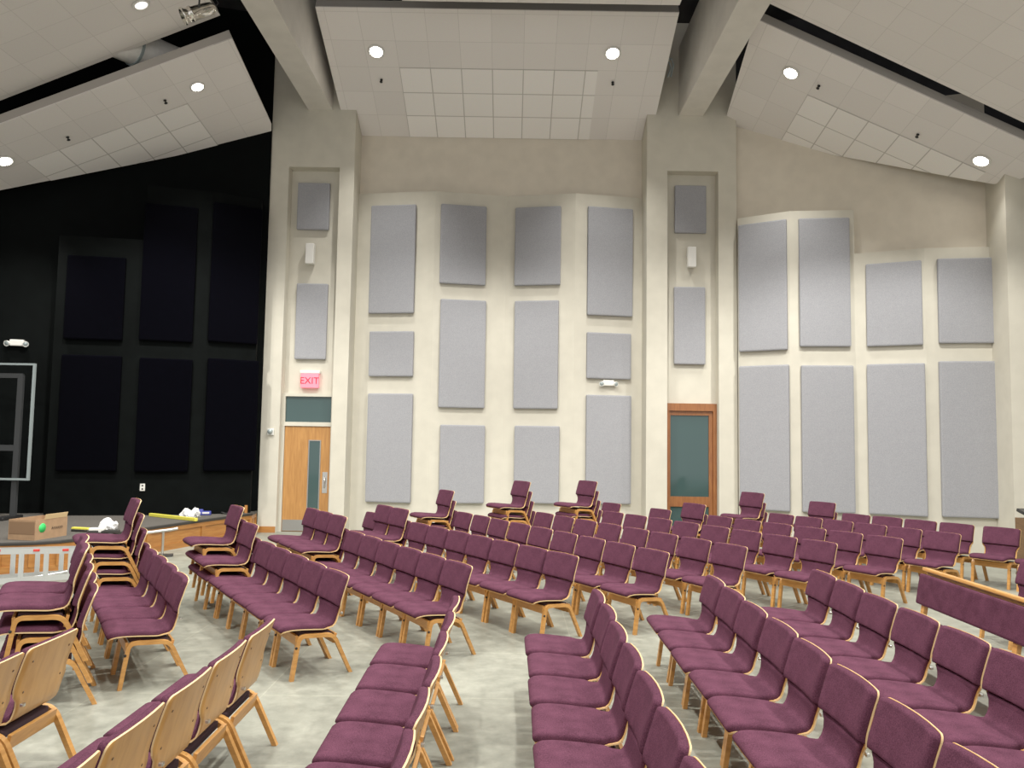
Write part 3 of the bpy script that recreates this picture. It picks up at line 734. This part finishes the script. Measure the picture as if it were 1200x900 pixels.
def sstep(a, c, x):
    t = min(max((x - a) / (c - a), 0), 1); return t * t * (3 - 2 * t)
HW, HN = .240, .206
def half(s): return HW - (HW - HN) * sstep(S_NARROW0, S_NARROW1, s) + (HW - HN) * sstep(S_WAIST, S_CREASE, s)
def rnd_end(d, r): return r - math.sqrt(max(r * r - (r - min(d, r)) ** 2, 0))
def surf(w, s, off):
    (y, z), (ny, nz) = prof(s)
    k = sstep(S_WAIST, S_CREASE + .05, s)
    y2 = y - .020 * k * (w / HW) ** 2
    z2 = z + (-.005 * (w / HW) ** 2) * sstep(LEN - .1, LEN, s)
    return V((w, y2 + ny * off, z2 + nz * off))
def sheet(b, s0, s1, inset, lo, hi, rows, r0, r1, smooth=True, rim=0, edge_r=None, e0=1.0, e1=1.0):
    us = [-1, -.985, -.955, -.9, -.75, -.45, 0, .45, .75, .9, .955, .985, 1]
    if edge_r is None: us = [-1, -.8, -.45, 0, .45, .8, 1]
    ss = set()
    for i in range(rows + 1): ss.add(round(s0 + (s1 - s0) * i / rows, 5))
    for k in (.0, .012, .05, .12, .25, .45, .7, 1):
        ss.add(round(s0 + r0 * k, 5)); ss.add(round(s1 - r1 * k, 5))
    ss = sorted(x for x in ss if s0 - 1e-6 <= x <= s1 + 1e-6)
    top, bot = [], []
    for s in ss:
        hw = half(s) - (inset(s) if callable(inset) else inset) - max(rnd_end(s - s0, r0), rnd_end(s1 - s, r1))
        for uu_ in us:
            w = hw * uu_
            t = hi
            if edge_r:
                e = min(hw * (1 - abs(uu_)), (s - s0) / e0, (s1 - s) / e1); e = min(e / edge_r, 1)
                t = lo + (hi(s) - lo) * (.18 + .82 * math.sqrt(max(0, 1 - (1 - e) ** 2)))
            top.append(surf(w, s, t)); bot.append(surf(w, s, lo))
    n, m = len(us), len(ss)
    b.add(top, [(i * n + k, i * n + k + 1, (i + 1) * n + k + 1, (i + 1) * n + k) for i in range(m - 1) for k in range(n - 1)], 0, smooth)
    k0 = len(b.v) - len(top)
    b.add(bot, [(i * n + k, (i + 1) * n + k, (i + 1) * n + k + 1, i * n + k + 1) for i in range(m - 1) for k in range(n - 1)], 0, smooth)
    ring = [k for k in range(n)] + [i * n + n - 1 for i in range(1, m)] + [(m - 1) * n + k for k in range(n - 2, -1, -1)] + [i * n for i in range(m - 2, 0, -1)]
    nt = len(top)
    for a, c in zip(ring, ring[1:] + ring[:1]):
        b.f.append([k0 + a, k0 + c, k0 + nt + c, k0 + nt + a]); b.m.append(rim); b.sm.append(False)

def frame_path(pts, r, seg=6):
    out = [pts[0]]
    for i in range(1, len(pts) - 1):
        p, a, c = V(pts[i]), V(pts[i - 1]), V(pts[i + 1])
        u, w = (a - p).normalized(), (c - p).normalized()
        for k in range(seg + 1):
            t = k / seg
            q0, q1 = p + u * r, p + w * r
            out.append(tuple((q0 * (1 - t) + p * t) * (1 - t) + (p * (1 - t) + q1 * t) * t))
    out.append(pts[-1]); return out
def side_frame(sx):
    path = frame_path([(-.492, .0), (-.438, .357), (-.128, .336), (.030, .0)], .07)
    b = B(); w, th = .036, .030; n = len(path); x0 = sx * .227
    rings = []
    for i, p in enumerate(path):
        a, c = V(path[max(i - 1, 0)]), V(path[min(i + 1, n - 1)]); t = (c - a).normalized(); nn = V((-t.y, t.x))
        if i == 0 or i == n - 1: nn = V((-1 if i == 0 else 1, 0))
        if nn.length == 0: nn = V((1, 0))
        # offset inwards only: the outer line is the path
        inn = V((t.y, -t.x)) * th
        if i == 0: inn = V((th, 0))
        if i == n - 1: inn = V((-th, 0))
        for dx, k in ((-w / 2, 0), (w / 2, 0), (w / 2, 1), (-w / 2, 1)):
            rings.append(V((x0 + dx, p[0] + inn.x * k, p[1] + inn.y * k)))
    fs = [(i * 4 + k, i * 4 + (k + 1) % 4, (i + 1) * 4 + (k + 1) % 4, (i + 1) * 4 + k) for i in range(n - 1) for k in range(4)]
    b.add(rings, fs + [(0, 1, 2, 3), tuple((n - 1) * 4 + k for k in (3, 2, 1, 0))])
    return b
def make_chair():
    root = empty('upholstered_chair')
    b = B(); sheet(b, 0, LEN, 0, 0, .008, 26, .04, .032, rim=1)
    for w in (-.17, .17):                                   # screw heads on the plywood back
        for zz in (.52, .69):
            s = s_of(lambda p: p[1] > zz and p[0] > -.2); c = surf(w, s, -.001); nrm = (surf(w, s, -.01) - surf(w, s, 0)).normalized()
            b.lathe([(.0065, 0), (.006, .002), (.001, .0025)], c, nrm, 8, 2)
    b.build('plywood_shell', [MAT['ply'], MAT['edge'], MAT['screw']], root)
    b = B(); sheet(b, .006, S_CREASE - .001, lambda q: .0025 + .013 * sstep(S_NARROW0, S_NARROW1, q), .0082, lambda q: .0082 + .036 - .015 * sstep(S_NARROW0 + .02, S_WAIST, q), 16, .042, .004, edge_r=.024, e1=.45)
    b.build('seat_cushion', MAT['plum'], root)
    b = B(); sheet(b, S_CREASE + .001, LEN - .003, lambda q: .0025, .0082, lambda q: .0082 + .038, 10, .010, .03, edge_r=.022, e0=.5)
    b.build('back_cushion', MAT['plum'], root)
    for sx in (-1, 1):
        f = side_frame(sx).build('side_frame', MAT['oak'], root)
        b = B(); b.lathe([(.011, 0), (.011, .003), (.001, .004)], V((sx * .245, -.452, .255)), (sx, 0, 0), 10); b.build('bolt', MAT['dark'], f)
    b = B(); b.bbox((0, -.438, .306), (.418, .022, .075), .003); b.build('front_rail', MAT['oak'], root)
    b = B(); b.bbox((0, -.118, .285), (.418, .022, .080), .003, rot=Matrix.Rotation(-.2, 3, 'X')); b.build('rear_rail', MAT['oak'], root)
    b = B(); b.bbox((0, -.28, .334), (.40, .27, .045), .01, rot=Matrix.Rotation(-.10, 3, 'X')); b.build('seat_base', MAT['plum_dark'], root)
    b = B(); b.bbox((.192, -.060, .478), (.024, .020, .018), .004); b.build('linking_bracket', MAT['steel'], root)
    return root
proto = make_chair()
def dup(root):
    r = root.copy(); COL.objects.link(r)
    for ch in root.children:
        c = ch.copy(); COL.objects.link(c); c.parent = r
        for g in ch.children:
            d = g.copy(); COL.objects.link(d); d.parent = c
    return r
first = [True]
CHAIRS = {}
def chair(x, y, z, rz, label, group):
    o = proto if first[0] else dup(proto); first[0] = False
    o.location = (x, y, z); o.rotation_euler = (0, 0, rz)
    tag(o, label, 'chair', group); return o
def chair_tag(c):
    b = B(); b.bbox((.12, -.045, .735), (.03, .004, .018), .001, rot=Matrix.Rotation(-.3, 3, 'X')); b.build('paper_tag', MAT['cloth'], c)
ANG = math.radians(-57)
tv = V((math.cos(ANG), math.sin(ANG))); nv = V((-tv.y, tv.x))
DZ, DF = .156, .036
def arow(k, nn, singles, stacks):
    """k-th angled row: nn = distance of the backs at the aisle end and at the other end, singles / stacks = aisle-side corner along the row"""
    nm = ORD[k]
    n0, n1 = nn
    t0, t1 = singles[0], singles[-1]
    sl = math.atan2(n0 - n1, t0 - t1)
    def place(t, jit=0.0, l=0):
        f = min(max((t - t0) / (t1 - t0), 0), 1.25)
        p = nv * (n0 + (n1 - n0) * f + .02 + jit - DF * l) + tv * (t - .272)
        return p.x, p.y, l * DZ, ANG + sl + random.uniform(-.008, .008)
    for i, t in enumerate(singles):
        CHAIRS[(k, i)] = chair(*place(t, random.uniform(-.008, .008)), 'plum oak chair, %s from the aisle in the %s angled row from the stage' % (ORD[i + 1], nm), 'chairs of the %s angled row' % nm)
    for j, (t, h) in enumerate(stacks):
        lev = {2: ['bottom', 'top'], 3: ['bottom', 'middle', 'top'], 4: ['bottom', 'third', 'second', 'top']}[h]
        where = '' if len(stacks) == 1 else [' nearer the aisle', ' farther from the aisle'][j] if len(stacks) == 2 else [' nearer the aisle', ' in the middle', ' at the row end'][j]
        for l in range(h):
            lab = '%s chair of the %s-high stack%s, %s angled row from the stage' % (lev[l], {2: 'two', 3: 'three', 4: 'four'}[h], where, nm)
            CHAIRS[(k, 's%d' % j, l)] = chair(*place(t, 0, l), lab, 'stacked chairs of the %s angled row' % nm)
seq = lambda e, p, n: [e - p * i for i in range(n)]
arow(1, (1.245, 1.245), seq(-6.54, .51, 4), [(-8.58, 4)])
arow(2, (2.41, 2.37), seq(-6.12, .496, 5), [(-8.61, 2), (-9.11, 3)])
arow(3, (3.555, 3.555), seq(-6.05, .502, 6), [(-9.05, 2), (-9.545, 2), (-10.04, 2)])
arow(4, (4.78, 4.67), seq(-6.07, .505, 7), [(-9.61, 2), (-10.11, 2)])
p = nv * 4.69 + tv * (-10.69 - .272)
chair(p.x, p.y, 0, ANG, 'lone plum chair past the two stacks ending the fourth angled row', 'chairs of the fourth angled row')
arow(5, (5.80, 5.95), seq(-5.83, .538, 9), [(-10.64, 3)])
arow(6, (6.90, 7.06), seq(-5.73, .55, 8), [(-10.09, 4)])
arow(7, (8.12, 8.20), seq(-5.46, .545, 8), [(-9.81, 4)])
arow(8, (9.28, 9.30), seq(-5.34, .538, 6), [(-8.54, 2)])
for t, lab in ((-9.34, 'lone plum chair just past the stack of the eighth angled row'), (-10.60, 'lone plum chair against the wall, last of the eighth angled row')):
    p = nv * 9.32 + tv * (t - .272); chair(p.x, p.y, 0, ANG, lab, 'chairs of the eighth angled row')
arow(9, (10.49, 10.55), seq(-5.26, .52, 6), [(-8.39, 3)])
arow(10, (11.88, 11.72), [-5.17, -5.76, -6.28, -6.80, -7.31], [(-7.88, 2)])
p = nv * 11.9 + tv * (-4.55 - .272); chair(p.x, p.y, 0, ANG, 'partly hidden plum chair across the gap at the tenth row aisle end', 'chairs of the tenth angled row')
chair_tag(CHAIRS[(1, 's0', 3)])
# straight rows facing the stage side; from the stage: 1 .. 6
RX = math.radians(-90)
def srow(k, x, ys, extra=''):
    for i, y in enumerate(ys):
        o = chair(x + random.uniform(-.008, .008), y, 0, RX + random.uniform(-.012, .012),
                  'plum chair%s, %s from the cross aisle in %s straight row' % (extra, ORD[i + 1], ORD[k]), 'chairs of the %s straight row' % ORD[k])
        CHAIRS[('s', k, i)] = o
srow(1, -2.545, seq(4.43, .508, 3), ' showing its plywood back')
srow(2, -1.475, seq(4.75, .515, 5), ' showing its plywood back')
srow(3, -.35, seq(5.54, .52, 6))
srow(4, .715, seq(5.87, .525, 7))
srow(5, 1.775, seq(6.58, .527, 8))
srow(6, 2.85, seq(6.97, .533, 7))
chair_tag(CHAIRS[('s', 4, 5)]); chair_tag(CHAIRS[('s', 3, 3)])
chair(5.28, 7.72, 0, RX, 'plum chair behind the long bench, cut by the picture edge', 'chairs behind the bench')
AZ = math.radians(-61); tz = V((math.cos(AZ), math.sin(AZ))); nz = V((-tz.y, tz.x))
for j in range(2):
    for l in range(3):
        p = V((-2.935, 5.65)) - tz * (.245 + .51 * j) - nz * (.03 + DF * l)
        chair(p.x, p.y, l * DZ, AZ + random.uniform(-.01, .01), '%s chair of the three-high stack %s' % (['bottom', 'middle', 'top'][l], ['beside the ladder, in front', 'beside the ladder, just behind the other'][j]), 'two stacks beside the ladder')

# ------------------------------------------------------------------ bench
bn = empty('upholstered_bench', (3.78, 5.0, 0)); tag(bn, 'long plum upholstered bench with oak top rail behind the straight rows', 'bench')
Lb = 4.04; yb = 7.02 - 5.0 - Lb / 2
rt = Matrix.Rotation(.17, 3, 'Y')
b = B(); b.bbox((-.075, yb, .655), (.065, Lb, .27), .02, rot=rt); b.build('back_cushion', MAT['plum'], bn)
b = B(); b.bbox((-.022, yb, .675), (.028, Lb, .32), .006, rot=rt); b.build('top_rail', MAT['oak'], bn)
b = B(); b.bbox((-.02, yb, .825), (.075, Lb, .028), .008, rot=rt); b.build('back_cap', MAT['oak'], bn)
b = B(); b.bbox((-.36, yb, .405), (.44, Lb, .065), .02, rot=Matrix.Rotation(-.04, 3, 'Y')); b.build('seat_cushion', MAT['plum'], bn)
b = B(); b.box((-.36, yb, .355), (.42, Lb - .06, .035)); b.build('seat_board', MAT['oak'], bn)
for yy in (yb + Lb / 2 - .10, yb + Lb / 2 - 1.35, yb + .0, yb - Lb / 2 + .1):
    b = B(); b.box((-.108, yy, .43), (.035, .05, .25), rot=rt); b.build('back_post', MAT['oak'], bn)
    for xx in (-.53, -.15):
        b = B(); b.box((xx, yy, .17), (.05, .05, .34)); b.build('leg', MAT['oak'], bn)

# wooden stand at the picture edge
p = at_y(1200, 600, 11.7)
ls = empty('wooden_lectern', (p.x + .18, 11.6, 0)); tag(ls, 'brown wooden lectern with black desk at the picture edge', 'lectern')
b = B(); b.box((0, 0, .02), (.5, .45, .04)); b.build('base', MAT['walnut'], ls)
b = B(); b.box((-.24, 0, .44), (.03, .40, .84)); b.build('side_panel', MAT['walnut'], ls)
b = B(); b.box((.24, 0, .44), (.03, .40, .84)); b.build('side_panel', MAT['walnut'], ls)
b = B(); b.box((0, .18, .44), (.45, .03, .84)); b.build('front_panel', MAT['walnut'], ls)
b = B(); b.bbox((.04, -.02, .92), (.54, .46, .05), .01, rot=Matrix.Rotation(.25, 3, 'X')); b.build('desk_top', MAT['black_gloss'], ls)
b = B(); b.tube([(.1, .1, .95), (.1, .08, 1.1), (.05, -.05, 1.2)], .012, 6); b.bbox((.03, -.08, 1.2), (.14, .1, .1), .02); b.build('reading_lamp', MAT['black_gloss'], ls)

# ------------------------------------------------------------------ light
def spot(name, loc, tgt, power, size, blend, color=(1, .93, .84), rad=.08):
    l = bpy.data.lights.new(name, 'SPOT'); l.energy = power; l.spot_size = math.radians(size); l.spot_blend = blend
    l.color = color; l.shadow_soft_size = rad
    o = bpy.data.objects.new(name, l); COL.objects.link(o); o.location = loc
    o.rotation_euler = (V(tgt) - V(loc)).to_track_quat('-Z', 'Y').to_euler()
    return o
LC = (1, .968, .89)
for p, e in SPOTS:
    spot('downlight_lamp', p, p + V((0, 0, -5)), 650 * e, 88, .8, LC)
for x in (-6.0, -2.0, 1.6, 5.8):
    spot('house_lamp', (x, 11.0, 8.7 if abs(x) < 3 else 7.7), (x, 11.5, 0), 1120, 114, .4, LC, rad=.12)
    for y in (2.0, 6.5):
        spot('house_lamp', (x, y, 8.15 if abs(x) < 5 else 7.6), (x, y + 1.0, 0), 1150, 146, .9, LC, rad=.12)
w = bpy.data.worlds.new('world'); bpy.context.scene.world = w; w.use_nodes = True
bg = w.node_tree.nodes['Background']; bg.inputs['Color'].default_value = (1, .97, .94, 1); bg.inputs['Strength'].default_value = .92
sc_ = bpy.context.scene
sc_.view_settings.view_transform = 'Standard'
sc_.view_settings.look = 'None'
sc_.view_settings.exposure = 0.0
sc_.view_settings.gamma = 1.18
sc_.cycles.max_bounces = 6; sc_.cycles.diffuse_bounces = 4; sc_.cycles.glossy_bounces = 3
sc_.cycles.sample_clamp_indirect = 6
sc_.cycles.use_denoising = True
